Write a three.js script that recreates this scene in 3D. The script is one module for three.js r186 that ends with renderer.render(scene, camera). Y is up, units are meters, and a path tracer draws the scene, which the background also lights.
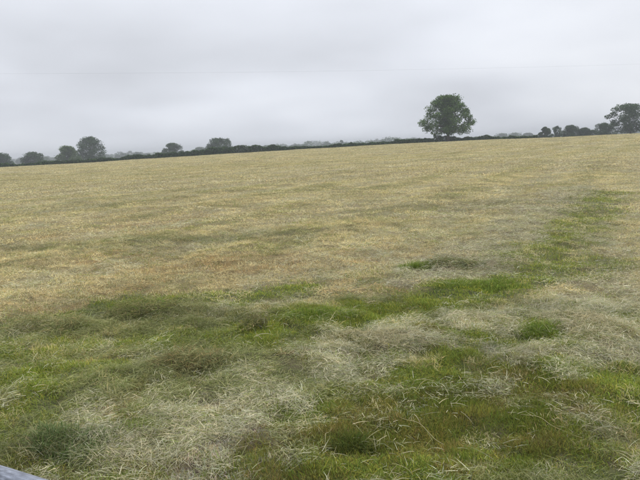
import * as THREE from 'three';
import { mergeGeometries } from 'three/addons/utils/BufferGeometryUtils.js';

// ---------------------------------------------------------------- camera, sky, sun, exposure
const scene = new THREE.Scene();
const EYE = 1.65, D2R = Math.PI / 180;
const camera = new THREE.PerspectiveCamera(39, 4 / 3, 0.05, 12000);
camera.rotation.order = 'YXZ';
camera.position.set(0, EYE, 0);
camera.rotation.set(-8.06 * D2R, 0, -2.6 * D2R);

const renderer = new THREE.WebGLRenderer({ antialias: true });
renderer.toneMapping = THREE.LinearToneMapping;
renderer.toneMappingExposure = 1.08;
renderer.shadowMap.enabled = true;

// seeded random numbers and smooth noise
function rng(seed) {
  let a = seed >>> 0;
  return () => { a = (a + 0x6d2b79f5) >>> 0; let t = Math.imul(a ^ (a >>> 15), 1 | a); t = (t + Math.imul(t ^ (t >>> 7), 61 | t)) ^ t; return ((t ^ (t >>> 14)) >>> 0) / 4294967296; };
}
const lerp = (a, b, t) => a + (b - a) * t;
const clamp = (v, a = 0, b = 1) => Math.min(b, Math.max(a, v));
const smooth = (a, b, v) => { const t = clamp((v - a) / (b - a)); return t * t * (3 - 2 * t); };
const lattice = new Float32Array(65536);
{ const r = rng(11); for (let i = 0; i < 65536; i++) lattice[i] = r() * 2 - 1; }
function noise(x, y) {                                    // smooth value noise, -1..1
  const ix = Math.floor(x), iy = Math.floor(y), fx = x - ix, fy = y - iy;
  const u = fx * fx * (3 - 2 * fx), v = fy * fy * (3 - 2 * fy);
  const at = (a, b) => lattice[((a & 255) + ((b & 255) << 8)) & 65535];
  return lerp(lerp(at(ix, iy), at(ix + 1, iy), u), lerp(at(ix, iy + 1), at(ix + 1, iy + 1), u), v);
}
const fbm = (x, y, n = 4) => { let s = 0, a = 0.5; for (let i = 0; i < n; i++) { s += a * noise(x + i * 37.3, y - i * 17.9); x *= 2.03; y *= 2.03; a *= 0.5; } return s; };
const lin = (r, g, b) => new THREE.Color().setRGB(r / 255, g / 255, b / 255, THREE.SRGBColorSpace);   // a colour read as sRGB bytes

{ // overcast sky: a pale even cloud sheet, a little brighter towards the hidden sun
  const W = 1024, Hh = 512, data = new Float32Array(W * Hh * 4);
  const sd = new THREE.Vector3(0.55, 0.8, -0.45).normalize();
  for (let j = 0; j < Hh; j++) for (let i = 0; i < W; i++) {
    const el = ((j + 0.5) / Hh - 0.5) * Math.PI, az = ((i + 0.5) / W - 0.5) * 2 * Math.PI;
    const y = Math.sin(el), c = Math.cos(el), x = c * Math.cos(az), z = c * Math.sin(az);
    const up = Math.max(0, y), q = 1 / (up + 0.16);       // clouds as a sheet overhead
    const cl = fbm(x * q * 0.8 + 3.1, z * q * 0.8 + 7.7, 5), broad = fbm(x * q * 0.16 + 20, z * q * 0.16 + 5, 3);
    const toSun = x * sd.x + y * sd.y + z * sd.z;
    let L = 0.69 + 0.44 * (1 - Math.exp(-up * 2.0)) + 0.07 * toSun + 0.22 * cl + 0.10 * broad;
    const k = clamp(0.5 + 1.1 * broad + 0.5 * cl + 0.45 * x);      // thinner, whiter cloud against thicker, greyer cloud
    const o = (j * W + i) * 4;
    data[o] = L * lerp(0.95, 0.985, k); data[o + 1] = L * lerp(0.99, 1.005, k); data[o + 2] = L * lerp(1.075, 1.03, k); data[o + 3] = 1;
  }
  const sky = new THREE.DataTexture(data, W, Hh, THREE.RGBAFormat, THREE.FloatType);
  sky.mapping = THREE.EquirectangularReflectionMapping; sky.magFilter = THREE.LinearFilter; sky.minFilter = THREE.LinearFilter; sky.needsUpdate = true;
  scene.background = sky; scene.environment = sky;
}
const sun = new THREE.DirectionalLight(new THREE.Color(1, 0.97, 0.92), 1.5);
sun.name = 'sun';
sun.position.set(42, 100, -60); sun.target.position.set(0, 0, -20); sun.castShadow = true; sun.shadow.radius = 60;
Object.assign(sun.shadow.camera, { left: -60, right: 60, top: 60, bottom: -60, near: 1, far: 300 });
sun.shadow.mapSize.set(2048, 2048);
scene.add(sun, sun.target);
scene.fog = new THREE.FogExp2(new THREE.Color(0.93, 0.96, 1.0), 0.00055);

// ---------------------------------------------------------------- helpers for things
const taken = {};
function numbered(n) { const k = taken[n] = (taken[n] ?? -1) + 1; return k ? `${n}_${String(k).padStart(3, '0')}` : n; }
function tag(o, label, category, group, kind) {
  Object.assign(o.userData, { label, category });
  if (group) o.userData.group = group;
  if (kind) o.userData.kind = kind;
  return o;
}
function top(o, name) { o.name = numbered(name); scene.add(o); return o; }
function mesh(name, geo, mat, parent) {
  const m = new THREE.Mesh(geo, mat); m.name = name; m.castShadow = m.receiveShadow = true;
  if (parent) parent.add(m);
  return m;
}
// ---------------------------------------------------------------- the land
const crestTable = [[-60, -0.9], [-24.8, -0.77], [-19.1, -0.73], [-12.9, -0.36], [-6.3, 0.04], [0.3, 0.30], [7, 0.56], [13.5, 0.66], [19, 0.48], [25, 0.55], [60, 0.6]];
function crestHeight(deg) {
  let i = 0; while (i < crestTable.length - 2 && deg > crestTable[i + 1][0]) i++;
  const [a, ha] = crestTable[i], [b, hb] = crestTable[i + 1];
  return lerp(ha, hb, smooth(0, 1, clamp((deg - a) / (b - a))));
}
// loose heaps that the mower and rake left: x, z, radius across, radius in depth, height
const heapBumps = [
  [-1.80, -6.72, 0.4, 0.2, 0.10], [-2.55, -6.30, 0.45, 0.22, 0.07], [-1.02, -4.85, 0.36, 0.2, 0.09], [-1.60, -4.60, 0.40, 0.3, 0.08], [-0.62, -5.95, 0.16, 0.13, 0.07],
  [-1.50, -3.55, 0.30, 0.25, 0.09], [1.62, -8.55, 0.50, 0.28, 0.05], [0.45, -5.35, 0.5, 0.35, 0.05], [2.2, -5.5, 0.4, 0.6, 0.06], [-0.6, -4.2, 0.5, 0.4, 0.05], [1.5, -4.75, 0.3, 0.3, 0.05],
  [-0.2, -4.9, 0.4, 0.3, 0.06], [-2.9, -5.6, 0.5, 0.3, 0.08],
];
const swathAt = (x, z) => Math.sin((x * 0.89 + z * 0.45) * 2 * Math.PI / 3.2 + 1.6 * fbm(x * 0.05, z * 0.05, 2));   // rows going away to the right
function height(x, z) {
  const d = Math.hypot(x, z), deg = Math.atan2(x, -z) / D2R;
  let h = 0;
  if (Math.abs(deg) < 90) h += crestHeight(clamp(deg, -60, 60)) * smooth(8, 195, d) * (1 - smooth(60, 90, Math.abs(deg)));
  h += 0.16 * fbm(x * 0.045 + 3, z * 0.045, 3) * smooth(8, 40, d) * (1 - 0.6 * smooth(120, 200, d));
  h += 0.05 * fbm(x * 0.5, z * 0.5 + 9, 3) * (1 - smooth(30, 90, d));
  if (d < 40) {
    h += (0.055 * fbm(x * 3.2 + 5, z * 2.6, 3) + 0.018 * noise(x * 9, z * 9 + 4)) * (1 - 0.6 * smooth(10, 40, d));
    for (const [bx, bz, rx, rz, bh] of heapBumps) {
      const e = ((x - bx) / rx) ** 2 + ((z - bz) / rz) ** 2;
      if (e < 6) h += bh * Math.exp(-e) * (0.8 + 0.5 * noise(x * 5, z * 5));
    }
  }
  if (d < 230) h += 0.075 * (0.5 + 0.5 * swathAt(x, z)) * clamp(0.5 + 1.4 * fbm(x * 0.12 + 70, z * 0.12, 3)) * smooth(7, 14, d);   // the raked rows
  h -= 7 * smooth(206, 340, d);
  h += smooth(450, 2200, d) * (3 + 7 * fbm(x * 0.0011 + 4, z * 0.0011, 3));
  return h;
}
function slopeNormal(x, z, e) {
  return new THREE.Vector3(height(x - e, z) - height(x + e, z), 2 * e, height(x, z - e) - height(x, z + e)).normalize();
}

// what lies where on the field: kind, x, z, radius across, radius in depth, amount
const patches = [
['sage',-2.52,-6.32,0.81,0.48,1],
['sage',-1.84,-6.65,0.63,0.43,1],
['sage',-1.14,-6.09,0.57,0.50,1],
['sage',-1.56,-4.70,0.60,0.80,1],
['sage',-0.93,-4.83,0.53,0.58,1],
['sage',-0.49,-4.88,0.45,0.58,.9],
['sage',-1.58,-3.78,0.37,0.30,.8],
['hay',-0.59,-4.12,0.45,0.51,.9],
['hay',-0.86,-3.71,0.35,0.35,.8],
['hay',-0.11,-4.51,0.35,0.40,.8],
['hay',0.45,-5.37,0.56,0.36,1],
['hay',1.25,-6.03,0.35,0.28,.7],
['hay',0.19,-5.02,0.38,0.29,.9],
['hay',2.23,-5.52,0.36,0.96,1],
['hay',1.58,-4.70,0.28,0.41,.9],
['hay',2.91,-6.96,0.39,1.00,.7],
['hay',1.21,-4.07,0.24,0.20,.4],
['hay',-1.19,-3.88,0.19,0.47,.7],
['hay',1.51,-3.59,0.21,0.14,.25],
['green',-0.03,-6.18,0.42,0.32,1],
['green',0.21,-6.52,0.25,0.16,1],
['green',-0.37,-5.50,0.17,0.23,.4],
['green',-0.81,-10.77,0.34,0.21,.3],
['green',-3.07,-10.81,0.29,0.33,.5],
['green',1.29,-8.72,0.23,0.28,.7],
['green',1.78,-5.42,0.17,0.35,1],
['green',1.96,-5.14,0.15,0.27,.7],
['green',1.92,-4.25,0.25,0.79,.9],
['green',-2.18,-5.00,0.48,0.42,1.3],
['green',-2.12,-5.57,0.27,0.25,1.3],
['green',-1.96,-4.12,0.30,0.46,1.3],
['green',-1.42,-3.51,0.20,0.24,.8],
['green',0.11,-3.42,0.27,0.24,.9],
['green',0.35,-3.23,0.30,0.19,.6],
['green',0.81,-4.30,0.32,0.26,.6],
['green',1.06,-4.78,0.21,0.23,.5],
['moss',0.01,-3.75,0.40,0.35,1],
['moss',0.55,-3.84,0.41,0.45,1],
['moss',0.94,-3.52,0.32,0.39,.9],
['moss',0.90,-4.11,0.31,0.31,.8],
['moss',1.40,-3.89,0.23,0.32,.8],
['moss',-0.16,-3.33,0.21,0.22,.9],
['moss',0.45,-3.22,0.40,0.21,1],
['moss',1.42,-4.32,0.19,0.19,.6],
['moss',1.47,-3.12,0.09,0.22,.4],
['soil',-0.57,-3.49,0.20,0.22,1.5],
['soil',-0.36,-3.66,0.11,0.12,.7],
['soil',-0.69,-3.24,0.16,0.11,.7],
['soil',1.20,-3.49,0.21,0.10,.4],
['soil',1.42,-3.24,0.17,0.11,.6],
['soil',1.14,-3.16,0.14,0.09,.4],
['soil',0.21,-3.30,0.10,0.09,.4],
['rust',-0.59,-9.59,1.86,0.68,.6],
['rust',-1.65,-9.08,1.27,0.54,.5],
['rust',0.56,-7.73,0.80,0.34,.45],
['rust',-2.07,-8.02,0.77,0.25,.5],
['rust',1.72,-10.53,0.77,0.31,.4],
['rust',-2.84,-7.17,0.58,0.21,.4],
['rust',-3.58,-10.38,1.03,0.42,.5],
['rust',-1.82,-5.31,0.21,0.14,.4],
['rust',-1.30,-4.29,0.12,0.15,.5],
['hay',1.31,-8.86,0.65,0.37,.6],
['sage',-3.90,-11.90,1.76,0.54,.7],
['sage',-2.21,-12.37,1.19,0.42,.7],
['sage',-0.92,-12.48,1.17,0.28,.6],
['sage',1.55,-8.72,0.45,0.36,.7],
['sage',3.72,-16.58,0.96,0.76,.4],
['sage',4.90,-13.70,0.57,0.72,.5],
['sage',0.44,-24.30,2.04,1.06,.4],
['sage',-7.12,-22.11,2.09,0.92,.3],
['green',0.95,-5.43,0.48,0.23,.5],
['green',2.44,-5.82,0.25,0.35,.6],
['moss',1.69,-4.02,0.24,0.24,.7],
['moss',0.61,-3.55,0.49,0.39,.8],
['green',-1.51,-5.67,0.27,0.19,.9],
['green',-2.61,-5.84,0.29,0.21,.7],
['green',-1.64,-5.23,0.21,0.16,.8],
['green',-1.06,-5.60,0.22,0.15,.5],
['hay',-1.49,-4.07,0.16,0.17,.7],
['hay',-2.73,-6.35,0.41,0.20,.6],
['hay',2.02,-4.64,0.17,0.23,.8],
['hay',2.92,-6.09,0.26,0.47,.8]
];
// strips: kind, points, half width, amount
const strips = [
['green',[[-0.65,-5.75],[-0.03,-6.18],[0.72,-6.59],[1.46,-7.07],[2.33,-7.62],[3.55,-8.50]],0.34,1.5],
['green',[[2.51,-8.20],[3.63,-10.15],[5.42,-13.47],[7.41,-17.64]],0.5,1.5],
['hay',[[1.46,-8.19],[2.53,-9.98],[3.79,-12.40],[5.75,-16.08],[7.43,-19.57]],0.5,3.2],
['green',[[-3.13,-6.39],[-2.71,-6.80],[-2.02,-7.33],[-1.27,-7.48],[-0.26,-7.69]],0.25,1.7],
['sage',[[-6.09,-12.81],[-3.98,-12.17],[-2.21,-12.37],[-0.37,-12.43]],0.4,0.6],
['hay',[[2.07,-5.12],[2.58,-6.15],[2.93,-7.21],[3.55,-8.50]],0.22,0.8],
];
const gain = { hay: 0.95, sage: 0.95, green: 1.9, moss: 1.9, soil: 1.9, rust: 1.0 };
function cover(x, z) {
  const d = Math.hypot(x, z), w = { hay: 0, sage: 0, green: 0, moss: 0, soil: 0, rust: 0, tan: 0 };
  const wx = x + 0.32 * fbm(x * 1.3, z * 1.3, 3) + 0.10 * noise(x * 6, z * 6), wz = z + 0.32 * fbm(x * 1.3 + 40, z * 1.3, 3) + 0.10 * noise(x * 6 + 9, z * 6);
  if (d < 32) for (const [k, bx, bz, rx, rz, a] of patches) {
    const dx = wx - bx, dz = wz - bz;
    if (Math.abs(dx) > 2.6 * rx || Math.abs(dz) > 2.6 * rz) continue;
    const e = (dx / rx) ** 2 + (dz / rz) ** 2;
    w[k] += a * gain[k] * Math.exp(-e * e * 0.55);
  }
  if (d < 32) for (const [k, pts, half, a] of strips) {
    let best = 9;
    for (let i = 0; i < pts.length - 1; i++) {
      const [ax, az] = pts[i], ex = pts[i + 1][0] - ax, ez = pts[i + 1][1] - az, t = clamp(((wx - ax) * ex + (wz - az) * ez) / (ex * ex + ez * ez));
      best = Math.min(best, Math.hypot(wx - ax - ex * t, wz - az - ez * t));
    }
    if (best < half * 2.6) { const e = (best / half) ** 2; w[k] += a * gain[k] * Math.exp(-e * e * 0.55); }
  }
  const near = 1 - smooth(6.2, 9, d);
  // broad drift of the sward: yellow stubble beyond, with streaks drawn out along the mowing lines
  const across = x * 0.89 + z * 0.45, along = (x * 0.45 - z * 0.89) * lerp(0.22, 1, 1 - smooth(8, 16, d));
  const a = fbm(across * 0.30 + 2, along * 0.30, 4), b = fbm(across * 0.16 + 31, along * 0.16 + 4, 4), c = fbm(across * 0.8 + 7, along * 0.8 + 50, 3), fine = fbm(across * 2.1 + 17, along * 1.2, 2);
  const swath = swathAt(x, z), out = 1 - 0.62 * smooth(12, 32, d);
  w.tan += lerp(0.85, 0.16, near);
  w.green += (clamp(0.5 * a + 0.25 * c + 0.2 * fine - 0.04) * lerp(0.6, 1.0, near) * (1 - 0.5 * smooth(30, 120, d)) + 0.34 * near) * out;
  w.green += (1 - 0.55 * smooth(9, 40, d)) * (1 - near) * 0.20;
  w.rust += clamp(0.7 * b + 0.35 * c + 0.3 * fine - 0.06) * (1 - near * 0.7) * 0.9 * out;
  w.sage += (clamp(-0.75 * a + 0.3 * c - 0.02) * 0.8 + 0.08 * near) * out + 0.40 * clamp(swath + 0.8 * fine - 0.1) * (1 - near);
  w.hay += clamp(-0.8 * b + 0.4 * c - 0.3 * fine) * lerp(0.8, 0.35, near) + 0.45 * clamp(-swath) * (1 - near) + 0.08;
  w.moss += near * clamp(0.4 * c + 0.16);
  if (d < 40) { let q = 0; const f = 1 - 0.75 * smooth(6, 11, d) - 0.25 * smooth(14, 40, d); for (const k in w) { q += 13.7; w[k] *= lerp(1, clamp(0.55 + 1.2 * fbm(x * 3.6 + q, z * 3.6 - q, 3) + 0.9 * noise(x * 13 + q, z * 13), 0.06, 1.8), f); } }
  if (d < 12) { const p = 1 + 0.7 * (1 - smooth(7, 12, d)); for (const k in w) w[k] = w[k] ** p; }
  let s = 0; for (const k in w) s += w[k];
  for (const k in w) w[k] /= s;
  return w;
}
const BASE = {                                            // what each cover is made of, as plain surface colours
  hay: lin(200, 193, 163), sage: lin(142, 143, 96), green: lin(128, 143, 56), moss: lin(124, 129, 52), soil: lin(116, 100, 84), rust: lin(184, 158, 112), tan: lin(210, 196, 146),
};
// the thatch and earth that the blades stand on
const underlay = { hay: lin(140, 128, 98), sage: lin(96, 94, 62), green: lin(82, 90, 38), moss: lin(90, 88, 42), soil: lin(106, 91, 78), rust: lin(150, 126, 84), tan: lin(186, 169, 122) };

{ // one sheet of ground from underfoot to the horizon, finer where it is near
  const angles = [];
  for (let i = 0; i <= 520; i++) angles.push(-48 + 96 * i / 520);
  for (let i = 1; i < 90; i++) angles.push(48 + 264 * i / 90);
  const radii = [0.02]; for (let r = 0.25; r < 4500; r *= r < 1.5 ? 1.12 : r < 300 ? 1.0125 : 1.05) radii.push(r);
  const nA = angles.length, nR = radii.length, P = new Float32Array(nA * nR * 3), C = new Float32Array(nA * nR * 3), U = new Float32Array(nA * nR * 2), I = [];
  const far1 = lin(92, 104, 52), far2 = lin(70, 88, 44), col = new THREE.Color();
  for (let j = 0; j < nR; j++) for (let i = 0; i < nA; i++) {
    const r = radii[j], x = Math.sin(angles[i] * D2R) * r, z = -Math.cos(angles[i] * D2R) * r, o = j * nA + i;
    P[o * 3] = x; P[o * 3 + 1] = height(x, z); P[o * 3 + 2] = z; U[o * 2] = x; U[o * 2 + 1] = z;
    if (r < 300) {
      const w = cover(x, z); col.setRGB(0, 0, 0);
      for (const k in w) { col.r += underlay[k].r * w[k]; col.g += underlay[k].g * w[k]; col.b += underlay[k].b * w[k]; }
    } else col.copy(far1).lerp(far2, clamp(0.5 + 1.5 * fbm(x * 0.006, z * 0.006, 3)));
    C[o * 3] = col.r; C[o * 3 + 1] = col.g; C[o * 3 + 2] = col.b;
  }
  for (let j = 0; j < nR - 1; j++) for (let i = 0; i < nA; i++) {
    const k = (i + 1) % nA, a = j * nA + i, b = j * nA + k, c = a + nA, d = b + nA;
    I.push(a, b, c, b, d, c);
  }
  const g = new THREE.BufferGeometry();
  g.setAttribute('position', new THREE.BufferAttribute(P, 3)); g.setAttribute('color', new THREE.BufferAttribute(C, 3)); g.setAttribute('uv', new THREE.BufferAttribute(U, 2));
  g.setIndex(new THREE.BufferAttribute(new Uint32Array(I), 1)); g.computeVertexNormals();
  // fine grain of the soil and thatch, about 1.1 m to a repeat
  const N = 512, px = new Uint8Array(N * N * 4), bp = new Uint8Array(N * N * 4), r = rng(5);
  const fil = new Float32Array(N * N).fill(0.5);
  for (let s = 0; s < 5200; s++) {                        // short fibres lying every way
    let x = r() * N, y = r() * N; const a = r() * 6.283, L = 6 + r() * 26, v = 0.25 + r() * 0.75;
    for (let t = 0; t < L; t++) { const X = ((x | 0) + N) % N, Y = ((y | 0) + N) % N; fil[Y * N + X] = v; x += Math.cos(a + t * 0.02); y += Math.sin(a + t * 0.02); }
  }
  for (let i = 0; i < N * N; i++) {
    const v = clamp(0.62 + 0.5 * (fil[i] - 0.4) + 0.12 * (r() - 0.5));
    px[i * 4] = px[i * 4 + 1] = px[i * 4 + 2] = 255 * clamp(v + 0.12); px[i * 4 + 3] = 255;
    bp[i * 4] = bp[i * 4 + 1] = bp[i * 4 + 2] = 255 * fil[i]; bp[i * 4 + 3] = 255;
  }
  const tex = (arr, srgb) => { const t = new THREE.DataTexture(arr, N, N); t.wrapS = t.wrapT = THREE.RepeatWrapping; t.magFilter = THREE.LinearFilter; t.repeat.set(0.9, 0.9); if (srgb) t.colorSpace = THREE.SRGBColorSpace; t.needsUpdate = true; return t; };
  const m = new THREE.MeshStandardMaterial({ vertexColors: true, map: tex(px, true), bumpMap: tex(bp, false), bumpScale: 0.012, roughness: 1 });
  const o = top(mesh('field', g, m), 'field_ground');
  tag(o, 'mown hay field sloping gently up to the hedge', 'field', null, 'structure');
}

// ---------------------------------------------------------------- blades of grass and hay
// appends one bent, tapering blade to the arrays in B
function blade(B, x, y, z, az, e0, e1, L, w, col, segs = 3, roll = 0) {
  const first = B.p.length / 3; let px = x, py = y, pz = z;
  const sx = Math.cos(az), sz = Math.sin(az), cx = -sz, cz = sx;
  for (let s = 0; s <= segs; s++) {
    const t = s / segs, e = lerp(e0, e1, t), ww = w * 0.5 * (s === segs ? 0.12 : 1 - 0.35 * t * t);
    const ox = cx * ww * Math.cos(roll), oz = cz * ww * Math.cos(roll), oy = ww * Math.sin(roll);
    B.p.push(px - ox, py - oy, pz - oz, px + ox, py + oy, pz + oz);
    B.c.push(col.r, col.g, col.b, col.r, col.g, col.b);
    if (s < segs) { const a = first + s * 2; B.i.push(a, a + 1, a + 2, a + 1, a + 3, a + 2); }
    const st = L / segs; px += sx * Math.cos(e) * st; pz += sz * Math.cos(e) * st; py += Math.sin(e) * st;
  }
}
function finish(B) {
  const g = new THREE.BufferGeometry();
  g.setAttribute('position', new THREE.Float32BufferAttribute(B.p, 3)); g.setAttribute('color', new THREE.Float32BufferAttribute(B.c, 3));
  g.setIndex(B.i); g.computeVertexNormals(); return g;
}
const tint = (r, v, warm) => { const k = 1 + (r() - 0.5) * v, h = (r() - 0.5) * warm; return new THREE.Color().setRGB(k * (1 + h), k, k * (1 - h * 1.3)); };
const styles = {
  // loose cut hay: long thin leaves lying every way, some arching up out of the mat
  hay: (r, B, R, s) => { const az = r() * 6.283, a = r() * 6.283, q = Math.sqrt(r()) * R; const e = (r() * r() * 0.75 - 0.06) * s.h; blade(B, Math.cos(a) * q, 0.004 + r() * r() * 0.055, Math.sin(a) * q, az, e, e - 0.1 - r() * 0.6, (0.045 + r() * r() * 0.17) * s.l, (0.0013 + r() * r() * r() * 0.0062) * s.w, r() < s.g ? new THREE.Color(0.48, 0.60, 0.28).multiplyScalar(0.7 + 0.6 * r()) : tint(r, 0.75, 0.16), 2, (r() - 0.5) * 1.6); },
  // growing grass: blades rising from a foot and bending over
  green: (r, B, R, s) => { const az = r() * 6.283, a = r() * 6.283, q = Math.sqrt(r()) * R; const e = 0.55 + r() * 0.85; blade(B, Math.cos(a) * q, -0.005, Math.sin(a) * q, az, e, e - 0.5 - r() * 1.5, (0.03 + r() * r() * 0.075) * s.l, (0.002 + r() * 0.0026) * s.w, r() < 0.16 ? new THREE.Color(1.9, 1.35, 1.5) : tint(r, 0.7, 0.28), 3, (r() - 0.5) * 0.8); },
  // cropped fine turf and moss
  moss: (r, B, R, s) => { const az = r() * 6.283, a = r() * 6.283, q = Math.sqrt(r()) * R; const e = 0.5 + r(); blade(B, Math.cos(a) * q, -0.004, Math.sin(a) * q, az, e, e - 0.9 * r() - 0.2, (0.018 + r() * 0.045) * s.l, (0.0022 + r() * 0.0026) * s.w, r() < 0.14 ? new THREE.Color(1.7, 1.35, 1.9) : tint(r, 0.8, 0.34), 2, (r() - 0.5) * 0.8); },
  // cut stalks, yellow, short and stiff, with a few bits lying between
  tan: (r, B, R, s) => { const az = r() * 6.283, a = r() * 6.283, q = Math.sqrt(r()) * R; const up = r() < 0.35, e = (up ? 0.4 + r() * 0.9 : r() * 0.35) * s.h; blade(B, Math.cos(a) * q, 0, Math.sin(a) * q, az, e, e - 0.2 - r() * (up ? 0.5 : 0.6), (0.03 + r() * 0.075) * s.l, (0.0024 + r() * 0.0026) * s.w, tint(r, 0.7, 0.22), 2, (r() - 0.5) * 1.2); },
};
const LODS = [
  { to: 7, g: 0.3, n: 135, R: 0.10, l: 0.58, w: 0.62, h: 1, cell: 0.052 },
  { to: 14, g: 0.25, n: 140, R: 0.18, l: 0.62, w: 0.9, h: 0.85, cell: 0.125 },
  { to: 30, g: 0.16, n: 140, R: 0.34, l: 0.75, w: 1.6, h: 0.7, cell: 0.24 },
  { to: 75, g: 0.08, n: 120, R: 0.7, l: 1.0, w: 3.6, h: 0.6, cell: 0.5 },
  { to: 140, g: 0.05, n: 100, R: 1.2, l: 1.4, w: 7, h: 0.5, cell: 0.95 },
  { to: 206, g: 0.04, n: 80, R: 1.8, l: 1.9, w: 12, h: 0.4, cell: 1.5 },
];
const mossGreen = lin(110, 130, 48), mossBrown = lin(128, 118, 66);
// scattered single straws, a few to a spot
styles.litter = (r, B, R, s) => { const az = r() * 6.283, a = r() * 6.283, q = Math.sqrt(r()) * R * 1.3, e = r() * 0.3; blade(B, Math.cos(a) * q, 0.012 + r() * 0.035, Math.sin(a) * q, az, e, e - 0.1 - r() * 0.7, 0.03 + r() * r() * 0.14, 0.0013 + r() * 0.0018, tint(r, 0.8, 0.16), 3, (r() - 0.5) * 1.4); };
const styleOf = { hay: 'hay', sage: 'hay', green: 'green', moss: 'moss', soil: 'moss', rust: 'tan', tan: 'tan' };
const bladeMat = new THREE.MeshPhysicalMaterial({ vertexColors: true, roughness: 1, transmission: 0.2, thickness: 0, specularIntensity: 0.3 });
const stuff = {
  hay: ['cut_hay', 'pale cut hay strewn in a loose mat over the near field', 'hay'],
  green: ['grass', 'green grass growing through the mown hay', 'grass'],
  moss: ['turf', 'short mossy turf in the trodden foreground', 'turf'],
  litter: ['loose_straw', 'single pale straws scattered over the near turf and grass', 'straw'],
  tan: ['stubble', 'yellow mown stubble covering the field to the hedge', 'stubble'],
};
{
  const r = rng(77), VAR = 4, protos = {}, list = {};
  for (const st in styles) LODS.forEach((L, li) => { for (let v = 0; v < VAR; v++) { const B = { p: [], c: [], i: [] }; const n = st === 'moss' ? L.n * 1.5 : st === 'litter' ? 9 : L.n; for (let k = 0; k < n; k++) styles[st](r, B, L.R, L); const key = `${st}|${li}|${v}`; protos[key] = finish(B); list[key] = []; } });
  const M = new THREE.Matrix4(), Q = new THREE.Quaternion(), Q2 = new THREE.Quaternion(), Y = new THREE.Vector3(0, 1, 0), P = new THREE.Vector3(), S = new THREE.Vector3(), c = new THREE.Color();
  let from = 1.0;
  LODS.forEach((L, li) => {
    const half = 40 * D2R, xm = L.to;
    for (let z = -L.to; z < -0.4; z += L.cell) for (let x = -xm; x < xm; x += L.cell) {
      const jx = x + (r() - 0.5) * L.cell * 1.3, jz = z + (r() - 0.5) * L.cell * 1.3, d = Math.hypot(jx, jz);
      if (d < from || d >= L.to || Math.abs(Math.atan2(jx, -jz)) > half) continue;
      const w = cover(jx, jz);
      let pick = r(), kind = 'tan';
      for (const k in w) { pick -= w[k]; if (pick <= 0) { kind = k; break; } }
      if (kind === 'soil' && r() < 0.72) continue;
            if (li === 0 && kind !== 'moss' && fbm(jx * 5.2 + 8, jz * 5.2, 3) < -0.03 && r() < 0.72 * (1 - smooth(5, 7, d))) continue;      // hollows where the thatch shows
      const st = styleOf[kind];
      // this tuft's colour: its own kind, drawn some way to its neighbours'
      c.copy(BASE[kind]);
      if (kind === 'soil') c.copy(BASE.hay);
      const mixTo = li > 2 ? 0.45 : 0.15; let mr = 0, mg = 0, mb = 0; for (const k in w) { mr += BASE[k].r * w[k]; mg += BASE[k].g * w[k]; mb += BASE[k].b * w[k]; }
      c.r = lerp(c.r, mr, mixTo); c.g = lerp(c.g, mg, mixTo); c.b = lerp(c.b, mb, mixTo);
      if (st === 'moss' && kind !== 'soil') { const h = noise(jx * 6 + 60, jz * 6) + 0.8 * noise(jx * 17, jz * 17 + 30); c.lerp(h > 0 ? mossGreen : mossBrown, clamp(Math.abs(h) * 1.3, 0, 0.85)); }
      const v = 1 + 0.42 * (r() - 0.5) + 0.22 * noise(jx * 1.7, jz * 1.7) + 0.16 * noise(jx * 7, jz * 7 + 5), hue = 0.08 * (r() - 0.5);
      c.setRGB(c.r * v * (1 + hue), c.g * v, c.b * v * (1 - hue));
      const nrm = slopeNormal(jx, jz, li < 2 ? 0.05 : 0.4);
      Q.setFromUnitVectors(Y, nrm); Q2.setFromAxisAngle(Y, r() * 6.283); Q.multiply(Q2);
      const s = 0.75 + r() * 0.55, tall = (0.75 + 0.6 * r()) * (st === 'green' ? 0.6 + 0.6 * w.green : 1);
      P.set(jx, height(jx, jz), jz); S.set(s, s * tall, s);
      list[`${st}|${li}|${(r() * VAR) | 0}`].push([M.compose(P, Q, S).clone(), c.clone()]);
      if (li === 0 && (kind === 'moss' || kind === 'green' || kind === 'soil') && r() < 0.2 * clamp(0.5 + 1.6 * fbm(jx * 2.2 + 90, jz * 2.2, 2))) {
        P.y += 0.01; c.copy(BASE.hay).lerp(BASE.sage, r()); list[`litter|0|${(r() * VAR) | 0}`].push([M.compose(P, Q, S).clone(), c.clone()]);
      }
    }
    from = L.to;
  });
  let total = 0;
  for (const st in styles) {
    const [name, label, category] = stuff[st];
    const grp = top(new THREE.Group(), name); tag(grp, label, category, null, 'stuff');
    for (const key in list) if (key.startsWith(st + '|') && list[key].length) {
      const im = new THREE.InstancedMesh(protos[key], bladeMat, list[key].length);
      list[key].forEach(([m, col], i) => { im.setMatrixAt(i, m); im.setColorAt(i, col); });
      im.name = 'blades'; im.userData.kind = 'stuff'; im.castShadow = im.receiveShadow = true; grp.add(im); total += list[key].length;
    }
  }
  console.log('tufts', total);
}

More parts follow.
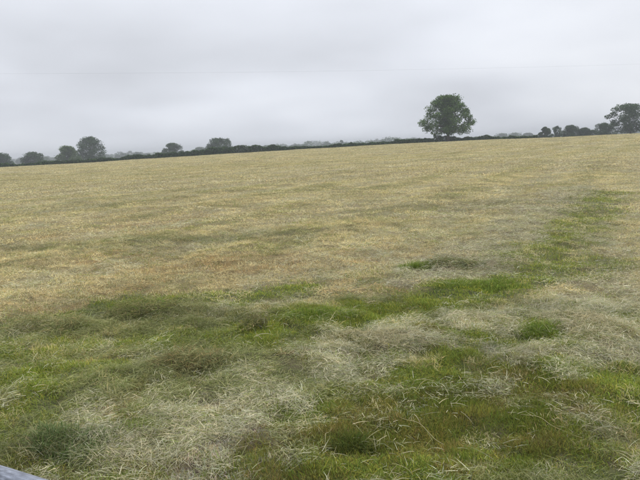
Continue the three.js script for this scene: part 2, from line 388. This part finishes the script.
// heaps and tufts that stand out singly
const heapMat = bladeMat;
function heap(name, label, category, cx, cz, rx, rz, h, n, seed, style, colors, size = 1, group) {
  const r = rng(seed), B = { p: [], c: [], i: [] }, y0 = height(cx, cz), c = new THREE.Color();
  for (let k = 0; k < n * 1.9; k++) {
    const a = r() * 6.283, q = Math.sqrt(r()) * (0.85 + 0.3 * noise(Math.cos(a) * 2 + seed, Math.sin(a) * 2)), x = Math.cos(a) * q * rx, z = Math.sin(a) * q * rz;
    const y = height(cx + x, cz + z) - y0;
    c.copy(colors[(r() * colors.length) | 0]).multiply(tint(r, 0.6, 0.12));
    if (style === 'heap') { const e = r() * 1.0 - 0.2, lift = h * Math.max(0, 1 - q * q) * r(); blade(B, x, y + lift * 0.9, z, r() * 6.283, e, e - 0.2 - r() * 0.8, (0.035 + r() * r() * 0.11) * size, (0.0014 + r() * 0.002) * size, c, 4, (r() - 0.5) * 1.8); }
    else { const e = 0.75 + r() * 0.8, L = 0.7 * h * (0.45 + r() * 0.9) * (1.1 - 0.5 * q); blade(B, x, y - 0.005, z, r() * 6.283, e, e - 0.4 - r() * 1.3, L, (0.0018 + r() * 0.002) * size, c, 4, (r() - 0.5)); }
  }
  const o = top(mesh(name, finish(B), heapMat), name); o.position.set(cx, y0, cz);
  return tag(o, label, category, group);
}
const sageMix = [lin(148, 147, 98), lin(130, 136, 84), lin(110, 116, 62), lin(160, 154, 106), lin(170, 152, 104)], darkMix = [lin(100, 104, 64), lin(116, 118, 78), lin(136, 130, 92), lin(104, 94, 60)];
const greenMix = [lin(112, 136, 44), lin(94, 122, 38), lin(126, 144, 56), lin(134, 138, 66)], deepMix = [lin(84, 108, 52), lin(98, 120, 66), lin(118, 134, 88), lin(138, 140, 100)];
const hayMix = [lin(186, 176, 138), lin(168, 158, 118), lin(150, 148, 112), lin(198, 188, 156)];
heap('hay_heap', 'long low heap of grey-green hay behind the bright grass on the left', 'hay heap', -1.80, -6.72, 0.50, 0.24, 0.18, 2300, 1, 'heap', [...sageMix, ...sageMix, ...darkMix, ...greenMix], 1, 'hay heaps');
heap('hay_heap', 'flat grey hay heap at the left edge of the photo', 'hay heap', -2.60, -6.25, 0.55, 0.30, 0.13, 1900, 2, 'heap', sageMix, 1, 'hay heaps');
heap('hay_heap', 'brownish hay ridge in the left foreground, nearest of the heaps', 'hay heap', -1.0, -4.82, 0.38, 0.22, 0.14, 2000, 3, 'heap', [...sageMix, ...sageMix, ...darkMix, lin(150, 122, 84)], 1, 'hay heaps');
heap('hay_heap', 'small dark round clump of hay left of the centre grass', 'hay heap', -0.62, -5.95, 0.17, 0.13, 0.11, 620, 4, 'heap', darkMix, 0.9, 'hay heaps');
heap('hay_heap', 'dark tuft of unraked hay in the middle distance beside the green strip', 'hay heap', 1.62, -8.55, 0.56, 0.26, 0.09, 2000, 5, 'heap', [...darkMix, ...deepMix, ...sageMix], 1.1, 'hay heaps');
heap('hay_heap', 'pale tangle of dry hay near the bright green tuft on the right', 'hay heap', 2.2, -5.5, 0.42, 0.6, 0.10, 2300, 6, 'heap', hayMix, 1, 'hay heaps');
heap('hay_heap', 'pale dry hay drift in front of the central green grass', 'hay heap', 0.45, -5.35, 0.55, 0.34, 0.09, 2200, 7, 'heap', hayMix, 1, 'hay heaps');
heap('grass_tuft', 'bluish green grass tuft by the grey gate rail', 'grass tuft', -1.46, -3.55, 0.26, 0.22, 0.16, 1100, 8, 'tuft', deepMix, 1, 'grass tufts');
heap('grass_tuft', 'bright green grass tuft among pale hay on the right', 'grass tuft', 1.78, -5.42, 0.20, 0.22, 0.16, 1000, 9, 'tuft', greenMix, 1, 'grass tufts');
heap('grass_tuft', 'bright green grass tuft in the middle of the field', 'grass tuft', 0.0, -6.2, 0.42, 0.26, 0.13, 1900, 10, 'tuft', greenMix, 1, 'grass tufts');
heap('grass_tuft', 'upright dark green grass tuft at the bottom centre in mossy turf', 'grass tuft', 0.13, -3.50, 0.13, 0.10, 0.17, 420, 11, 'tuft', [lin(84, 92, 34), lin(98, 104, 40), lin(76, 96, 36)], 0.9, 'grass tufts');
heap('grass_tuft', 'green tuft standing at the left end of the dark hay clump', 'grass tuft', 1.22, -8.5, 0.26, 0.18, 0.17, 800, 12, 'tuft', greenMix, 1.1, 'grass tufts');
heap('grass_tuft', 'long lush green tuft along the bright strip right of centre', 'grass tuft', 1.75, -7.4, 0.60, 0.36, 0.15, 2300, 13, 'tuft', greenMix, 1, 'grass tufts');
// single pale stems
function stem(label, x0, z0, az, L, seed) {
  const r = rng(seed), pts = []; let x = 0, z = 0, a = az;
  for (let k = 0; k <= 8; k++) { pts.push(new THREE.Vector3(x, height(x0 + x, z0 + z) - height(x0, z0) + 0.035 + 0.02 * Math.sin(k * 0.9 + seed), z)); a += (r() - 0.5) * 0.35; x += Math.cos(a) * L / 8; z += Math.sin(a) * L / 8; }
  const o = top(mesh('fallen_straw', new THREE.TubeGeometry(new THREE.CatmullRomCurve3(pts), 20, 0.0015, 5), stemMat), 'fallen_straw'); o.position.set(x0, height(x0, z0), z0);
  tag(o, label, 'grass stem', 'fallen stems');
}
const stemMat = new THREE.MeshStandardMaterial({ color: lin(172, 162, 118), roughness: 0.8 });
stem('long pale bent stem lying across the mossy turf, bottom centre', 0.36, -3.92, 1.15, 0.50, 3);
stem('short pale stem beside the upright tuft at the bottom', 0.02, -3.65, 1.9, 0.22, 4);
stem('pale stem lying on the brown trodden soil, bottom right', 1.12, -3.75, 0.9, 0.4, 5);
stem('forked looking pale stem left of the bright green tuft', 0.72, -4.35, 2.5, 0.38, 6);

// ---------------------------------------------------------------- trees and hedges
const leafMat = new THREE.MeshPhysicalMaterial({ vertexColors: true, roughness: 1, transmission: 0.2, thickness: 0, specularIntensity: 0.3 });
const barkMat = new THREE.MeshStandardMaterial({ color: lin(84, 76, 66), roughness: 0.95 });
function leaf(B, x, y, z, s, r, c) {                       // a folded spray of leaves: two triangles
  const a = r() * 6.283, t = (r() - 0.5) * 2.2, ux = Math.cos(a), uz = Math.sin(a), b = B.p.length / 3, q = s * (0.6 + 0.8 * r());
  const dx = ux * Math.cos(t) * q, dy = Math.sin(t) * q, dz = uz * Math.cos(t) * q, wx = -uz * q * 0.42, wz = ux * q * 0.42, wy = (r() - 0.5) * q * 0.7;
  B.p.push(x - dx * 0.5, y - dy * 0.5, z - dz * 0.5, x + wx, y + wy, z + wz, x + dx * 0.5, y + dy * 0.5, z + dz * 0.5, x - wx, y - wy * 0.6, z - wz);
  for (let k = 0; k < 4; k++) B.c.push(c.r, c.g, c.b);
  B.i.push(b, b + 1, b + 2, b, b + 2, b + 3);
}
function limb(a, b, ra, rb) {
  const d = new THREE.Vector3().subVectors(b, a), g = new THREE.CylinderGeometry(rb, ra, d.length(), 7, 1);
  g.applyQuaternion(new THREE.Quaternion().setFromUnitVectors(new THREE.Vector3(0, 1, 0), d.clone().normalize())); g.translate((a.x + b.x) / 2, (a.y + b.y) / 2, (a.z + b.z) / 2);
  return g;
}
// profile: pairs of height share (0 at the crown's foot, 1 at its top) and radius share
function tree(name, label, x, z, topY, width, o) {
  const r = rng(o.seed), base = height(x, z), H = topY - base, R = width / 2 * (o.spread ?? 1), crownFoot = H * o.foot, cols = o.colors, c = new THREE.Color();
  const prof = (t) => { const p = o.profile; let i = 0; while (i < p.length - 2 && t > p[i + 1][0]) i++; return lerp(p[i][1], p[i + 1][1], clamp((t - p[i][0]) / (p[i + 1][0] - p[i][0]))); };
  const t = top(new THREE.Group(), name); t.position.set(x, base, z);
  const B = { p: [], c: [], i: [] }, lobes = [];
  for (let k = 0; k < o.lobes; k++) {
    let h = (k + r()) / o.lobes; const a = k * 2.4 + r() * 1.2, pr = prof(h) * R, rad = lerp(0.16, 0.27, r()) * R * o.lobeSize;
    const q = Math.max(0, pr - rad * 0.8) * (k % 3 ? 0.72 + 0.33 * r() : 0.35 * r() + 0.1);
    lobes.push([Math.cos(a) * q, Math.min(crownFoot + h * (H - crownFoot), H - rad * 0.72), Math.sin(a) * q, rad]);
  }
  for (let k = 0; k < o.leaves; k++) {
    const [lx, ly, lz, rad] = lobes[(r() * lobes.length) | 0];
    const u = r() * 2 - 1, a = r() * 6.283, s = Math.sqrt(1 - u * u), rr = rad * (0.45 + 0.62 * Math.sqrt(r())) * (0.85 + 0.35 * noise(a * 1.7 + lx, u * 3 + lz));
    c.copy(cols[(r() * cols.length) | 0]).multiplyScalar(0.75 + 0.5 * r());
    leaf(B, lx + s * Math.cos(a) * rr, ly + u * rr * 0.72, lz + s * Math.sin(a) * rr, o.leaf, r, c);
  }
  const tr = o.trunk ?? Math.max(0.18, H * 0.028), parts = [], fork = new THREE.Vector3((r() - 0.5) * 0.5, Math.max(crownFoot, H * 0.16), (r() - 0.5) * 0.5), topP = new THREE.Vector3((r() - 0.5) * R * 0.2, H * 0.8, 0);
  parts.push(limb(new THREE.Vector3(0, -0.4, 0), new THREE.Vector3(0, 0.6, 0), tr * 1.5, tr * 1.08), limb(new THREE.Vector3(0, 0.5, 0), fork, tr * 1.08, tr * 0.85), limb(fork, topP, tr * 0.8, tr * 0.16));
  mesh('trunk', mergeGeometries(parts), barkMat, t);
  const limbs = lobes.filter((_, i) => i % 2 === 0).map(([lx, ly, lz]) => { const s = clamp((ly - fork.y) / (topP.y - fork.y) - 0.22, 0, 0.9); return limb(fork.clone().lerp(topP, s), new THREE.Vector3(lx, ly, lz), tr * 0.32 * (1 - s * 0.6), tr * 0.06); });
  mesh('limbs', mergeGeometries(limbs), barkMat, t);
  mesh('crown', finish(B), leafMat, t);
  return tag(t, label, 'tree', o.group);
}
const oakGreen = [lin(72, 102, 44), lin(82, 112, 48), lin(92, 120, 54), lin(62, 88, 40), lin(104, 128, 62)], darkGreen = [lin(60, 86, 46), lin(70, 96, 50), lin(52, 76, 42)], midGreen = [lin(84, 108, 58), lin(76, 102, 52), lin(96, 116, 66)];
const DOME = [[0, 0.62], [0.2, 0.95], [0.42, 1], [0.65, 0.92], [0.82, 0.7], [0.93, 0.45], [1, 0.12]];
const OAK = [[0, 0.82], [0.10, 0.98], [0.28, 1.0], [0.46, 0.92], [0.64, 0.78], [0.8, 0.6], [0.92, 0.42], [1, 0.2]];
const FLAT = [[0, 0.5], [0.25, 0.8], [0.5, 1], [0.75, 0.95], [0.9, 0.7], [1, 0.3]];
const LOOSE = [[0, 0.7], [0.3, 1], [0.6, 0.85], [0.85, 0.6], [1, 0.25]];
tree('oak_tree', 'large lone oak rising above the hedge right of centre', 40.9, -211.1, 14.8, 17.1, { seed: 24, spread: 1.06, foot: 0.19, lobes: 130, lobeSize: 0.8, leaves: 27000, leaf: 0.36, profile: OAK, colors: oakGreen, trunk: 0.5 });
const far = (seed, more) => ({ seed, foot: 0.12, lobes: 64, lobeSize: 1.2, leaves: 17000, leaf: 0.46, profile: DOME, colors: darkGreen, spread: 1.13, group: 'trees beyond the hedge', ...more });
tree('tree', 'dark rounded tree cut by the left edge of the photo', -159.8, -344.8, 4.6, 13.5, far(31));
tree('tree', 'small low-domed tree second from the left edge', -148.7, -360.5, 4.4, 13.8, far(32, { profile: LOOSE }));
tree('tree', 'lighter grey-green tree leaning on the big round tree at left', -122.6, -338.2, 6.5, 13.6, far(33, { colors: midGreen, profile: LOOSE }));
tree('tree', 'big round dense tree, tallest on the left skyline', -115.6, -351.3, 10.8, 18.4, far(34, { spread: 1, lobes: 110, leaves: 17000 }));
tree('tree', 'round dark dome-shaped tree alone left of centre', -81.9, -391.5, 6.1, 13.0, far(35));
tree('tree', 'small faint hazy tree between the two dark skyline trees', -125.9, -739.4, 4.4, 14.4, far(36, { leaf: 0.9, leaves: 2600 }));
tree('tree', 'uneven flat-topped tree above the thickest hedge', -52.6, -376.3, 7.5, 15.0, far(37, { profile: FLAT, lobeSize: 1.1 }));
tree('tree', 'pale hazy tree behind the hedge left of the gap', -52.0, -798.3, 3.1, 21, far(38, { leaf: 1, leaves: 2600, profile: LOOSE }));
tree('tree', 'faintest hazy tree crown near the middle of the hedge', -24.4, -849.7, 2.7, 22, far(39, { leaf: 1, leaves: 2600, profile: LOOSE }));
tree('tree', 'thin pale hazy tree over the low hedge in the centre', 26, -699.5, 4.8, 6.5, far(40, { leaf: 0.8, leaves: 700, lobes: 12, lobeSize: 1.4, profile: LOOSE }));
tree('tree', 'hazy far tree first right of the oak', 236.6, -868.3, 5.0, 21, far(41, { leaf: 1, leaves: 2600, profile: LOOSE }));
tree('tree', 'hazy far tree second right of the oak', 265.8, -912.1, 5.1, 19.6, far(42, { leaf: 1, leaves: 2600 }));
tree('tree', 'hazy far tree third right of the oak', 266.8, -859.5, 3.6, 16, far(43, { leaf: 1, profile: LOOSE }));
tree('tree', 'small compact dark tree leading the clump on the right', 95.4, -284.4, 4.5, 5.8, far(44, { leaf: 0.36, foot: 0.05 }));
tree('tree', 'widest dark tree in the right-hand clump', 112.2, -300.2, 5.0, 9.6, far(45, { leaf: 0.36, foot: 0.05 }));
tree('tree', 'small loose tree on a thin stalk, second in the right-hand clump', 104.6, -296.8, 4.8, 5.2, far(46, { leaf: 0.42, lobes: 18, leaves: 1700, foot: 0.5, lobeSize: 1.5, profile: DOME, trunk: 0.16 }));
tree('tree', 'lowest dark tree in the middle of the right-hand clump', 117.2, -297.8, 3.6, 7.4, far(47, { leaf: 0.36, foot: 0.05 }));
tree('tree', 'dark tree beside the tall spreading tree on the right', 124.3, -294.9, 5.2, 10.6, far(48, { leaf: 0.36, foot: 0.05 }));
tree('tree', 'tall spreading flat-topped tree at the right edge', 125.5, -273.0, 12.0, 17.5, far(49, { foot: 0.36, leaf: 0.46, lobes: 70, lobeSize: 0.9, leaves: 12000, profile: FLAT, trunk: 0.45 }));

// a clipped hedge along points [x, z, height, half width]
function hedge(name, label, pts, seed, perMetre, leafSize, colors) {
  const r = rng(seed), B = { p: [], c: [], i: [] }, stems = [], x0 = pts[0][0], z0 = pts[0][1], y0 = height(x0, z0), c = new THREE.Color();
  for (let s = 0; s < pts.length - 1; s++) {
    const [ax, az, ah, aw] = pts[s], [bx, bz, bh, bw] = pts[s + 1], L = Math.hypot(bx - ax, bz - az), nx = -(bz - az) / L, nz = (bx - ax) / L;
    for (let k = 0; k < L * perMetre; k++) {
      const t = r(), u = s * 40 + t * L, px = lerp(ax, bx, t), pz = lerp(az, bz, t), h = lerp(ah, bh, t) * (1 + 0.34 * noise(u * 0.22, seed) + 0.18 * noise(u * 1.1, seed + 8)), w = lerp(aw, bw, t);
      const v = r(), off = (r() * 2 - 1) * w * (1 - 0.35 * v * v), X = px + nx * off, Z = pz + nz * off;
      c.copy(colors[(r() * colors.length) | 0]).multiplyScalar(0.75 + 0.5 * r());
      leaf(B, X - x0, height(X, Z) + v * h - y0, Z - z0, leafSize, r, c);
    }
    for (let k = 0; k < L / 1.5; k++) { const t = (k + r()) / (L / 1.5), px = lerp(ax, bx, t), pz = lerp(az, bz, t), y = height(px, pz) - y0; stems.push(limb(new THREE.Vector3(px - x0, y - 0.1, pz - z0), new THREE.Vector3(px - x0 + (r() - 0.5) * 0.6, y + lerp(ah, bh, t) * 0.75, pz - z0), 0.06, 0.02)); }
  }
  const g = top(new THREE.Group(), name); g.position.set(x0, y0, z0);
  mesh('foliage', finish(B), leafMat, g); mesh('stems', mergeGeometries(stems), barkMat, g).userData.kind = 'stuff';
  return tag(g, label, 'hedge', 'field hedges');
}
const polar = (deg, d, h, w) => [Math.sin(deg * D2R) * d, -Math.cos(deg * D2R) * d, h, w];
hedge('hedge', 'long dark hedge along the field edge on the left', [polar(-34, 236, 1.5, 0.9), polar(-25, 230, 1.3, 0.9), polar(-19, 226, 1.2, 0.9), polar(-13.2, 222, 1.3, 0.9)], 61, 230, 0.42, [...darkGreen, midGreen[0]]);
hedge('hedge', 'thicker dark hedge below the flat-topped tree', [polar(-13.2, 220, 1.4, 1), polar(-9, 217, 1.7, 1.1), polar(-4, 215, 1.6, 1.1), polar(-2.2, 214, 1.3, 1)], 62, 260, 0.42, [...darkGreen, midGreen[1]]);
hedge('hedge', 'low trimmed hedge in the centre of the skyline', [polar(-2.2, 213, 1.1, 0.9), polar(0.5, 212, 0.9, 0.9), polar(2.2, 211, 0.9, 0.9), polar(3.0, 211, 1.3, 1.0), polar(4.2, 211, 0.8, 0.9), polar(6.6, 210, 1.1, 1), polar(9.8, 210, 1.0, 0.9)], 63, 230, 0.42, [...darkGreen, midGreen[0]]);
hedge('hedge', 'ragged hedge under and right of the lone oak', [polar(9.8, 216, 1.9, 1.2), polar(11.6, 216, 1.5, 1.2), polar(13.5, 217, 1.2, 0.9), polar(15.8, 217, 0.9, 0.8), polar(18, 218, 0.8, 0.8)], 64, 220, 0.42, [...darkGreen, ...midGreen]);
hedge('hedge', 'thin hedge joining the dark tree clump on the right', [polar(18, 262, 1.6, 0.9), polar(22, 262, 1.4, 0.9), polar(30, 262, 1.6, 0.9)], 65, 220, 0.42, darkGreen);

{ // far woods that read as one hazy band
  const r = rng(91), c = new THREE.Color(), B = { p: [], c: [], i: [] };
  for (let k = 0; k < 330; k++) {
    const deg = -34 + 68 * (k + r()) / 330, d = 880 + 900 * r() * r(), x = Math.sin(deg * D2R) * d, z = -Math.cos(deg * D2R) * d, y = height(x, z);
    const H = (6 + 5 * r()) * (0.85 + 0.5 * noise(deg * 0.45, 3)) , R = H * (0.5 + 0.3 * r());
    c.copy(darkGreen[(r() * 3) | 0]);
    for (let q = 0; q < 420; q++) { const u = r() * 2 - 1, a = r() * 6.283, s = Math.sqrt(1 - u * u), e = 0.5 + 0.5 * r(); leaf(B, x + s * Math.cos(a) * R * e, y + H * 0.52 + u * H * 0.5 * e, z + s * Math.sin(a) * R * e, 1.3, r, c); }
  }
  tag(top(mesh('woodland', finish(B), leafMat), 'far_woodland'), 'faint hazy band of far woodland along the horizon', 'woodland', null, 'stuff');
}

// ---------------------------------------------------------------- overhead wire on two poles
{
  const a = new THREE.Vector3(-40, 8.55, -50.8), b = new THREE.Vector3(46, 8.55, -75.1), pts = [];
  for (let k = 0; k <= 24; k++) { const t = k / 24, p = a.clone().lerp(b, t); p.y -= 4 * 0.45 * t * (1 - t); pts.push(p); }
  const wire = top(mesh('overhead_wire', new THREE.TubeGeometry(new THREE.CatmullRomCurve3(pts), 60, 0.0025, 5), new THREE.MeshStandardMaterial({ color: lin(110, 112, 116), roughness: 0.6, metalness: 0.3 })), 'overhead_wire');
  tag(wire, 'thin faint overhead wire crossing the grey sky', 'wire');
  [a, b].forEach((p, i) => {
    const g = top(new THREE.Group(), 'utility_pole'), y = height(p.x, p.z); g.position.set(p.x, y, p.z);
    mesh('pole', new THREE.CylinderGeometry(0.11, 0.15, 8.9 - y + 0.4, 12).translate(0, (8.9 - y) / 2 - 0.2, 0), barkMat, g);
    mesh('insulator', new THREE.CylinderGeometry(0.05, 0.07, 0.22, 10).translate(0, 8.55 - y, 0), new THREE.MeshStandardMaterial({ color: lin(90, 70, 60), roughness: 0.3 }), g);
    tag(g, i ? 'wooden pole carrying the wire on the right' : 'wooden pole carrying the wire on the left', 'pole', 'poles of the overhead wire');
  });
}

// ---------------------------------------------------------------- the galvanised field gate the picture was taken over
{
  const g = top(new THREE.Group(), 'field_gate'), dir = new THREE.Vector3(0.865, 0, 0.50).normalize();
  const P = (s, y) => new THREE.Vector3(-0.5 + dir.x * s, y, -0.995 + dir.z * s);
  const N = 256, px = new Uint8Array(N * N * 4), rg = new Uint8Array(N * N * 4);   // dull zinc: spangle, water marks and specks of dirt
  { const r = rng(404); for (let i = 0; i < N * N; i++) { const x = i % N, y = (i / N) | 0, s = 0.80 + 0.12 * noise(x * 0.11, y * 0.11) + 0.10 * noise(x * 0.5, y * 0.03) - (r() < 0.012 ? 0.3 : 0) + 0.06 * (r() - 0.5); for (let k = 0; k < 3; k++) { px[i * 4 + k] = 255 * clamp(s); rg[i * 4 + k] = 255 * clamp(0.62 + 0.3 * noise(x * 0.2, y * 0.06)); } px[i * 4 + 3] = rg[i * 4 + 3] = 255; } }
  const tx = (a, srgb) => { const t = new THREE.DataTexture(a, N, N); t.wrapS = t.wrapT = THREE.RepeatWrapping; t.magFilter = THREE.LinearFilter; t.repeat.set(1, 12); if (srgb) t.colorSpace = THREE.SRGBColorSpace; t.needsUpdate = true; return t; };
  const metal = new THREE.MeshStandardMaterial({ color: lin(168, 174, 188), metalness: 0.3, roughness: 0.9, map: tx(px, true), roughnessMap: tx(rg, false) });
  const origin = P(-1.9, 0); g.position.copy(origin);
  const tube = (name, a, b, rad) => { const A = a.clone().sub(origin), Bv = b.clone().sub(origin); const m = limb(A, Bv, rad, rad); mesh(name, m, metal, g); };
  const l = -1.9, rr = 1.3, ht = 1.149;
  const bar = (s, y, rad) => [s, y, rad];
  for (const y of [ht, 0.92, 0.70, 0.48, 0.26]) { const A = P(l, y).sub(origin), Bv = P(rr, y).sub(origin), d = new THREE.Vector3().subVectors(Bv, A), geo = new THREE.CylinderGeometry(y === ht ? 0.021 : 0.017, y === ht ? 0.021 : 0.017, d.length(), 20, 1); geo.applyQuaternion(new THREE.Quaternion().setFromUnitVectors(new THREE.Vector3(0, 1, 0), d.clone().normalize())); geo.translate((A.x + Bv.x) / 2, (A.y + Bv.y) / 2, (A.z + Bv.z) / 2); mesh(y === ht ? 'top_rail' : 'rail', geo, metal, g); }
  tube('stile', P(l, -0.03), P(l, ht + 0.02), 0.024); tube('stile', P(rr, -0.03), P(rr, ht + 0.02), 0.024); tube('brace', P(l, 0.26), P(-0.3, ht), 0.014); tube('upright', P(-0.3, 0.26), P(-0.3, ht), 0.014);
  tag(g, 'grey galvanised metal gate, its top rail at the bottom left corner', 'gate');
}
renderer.render(scene, camera);
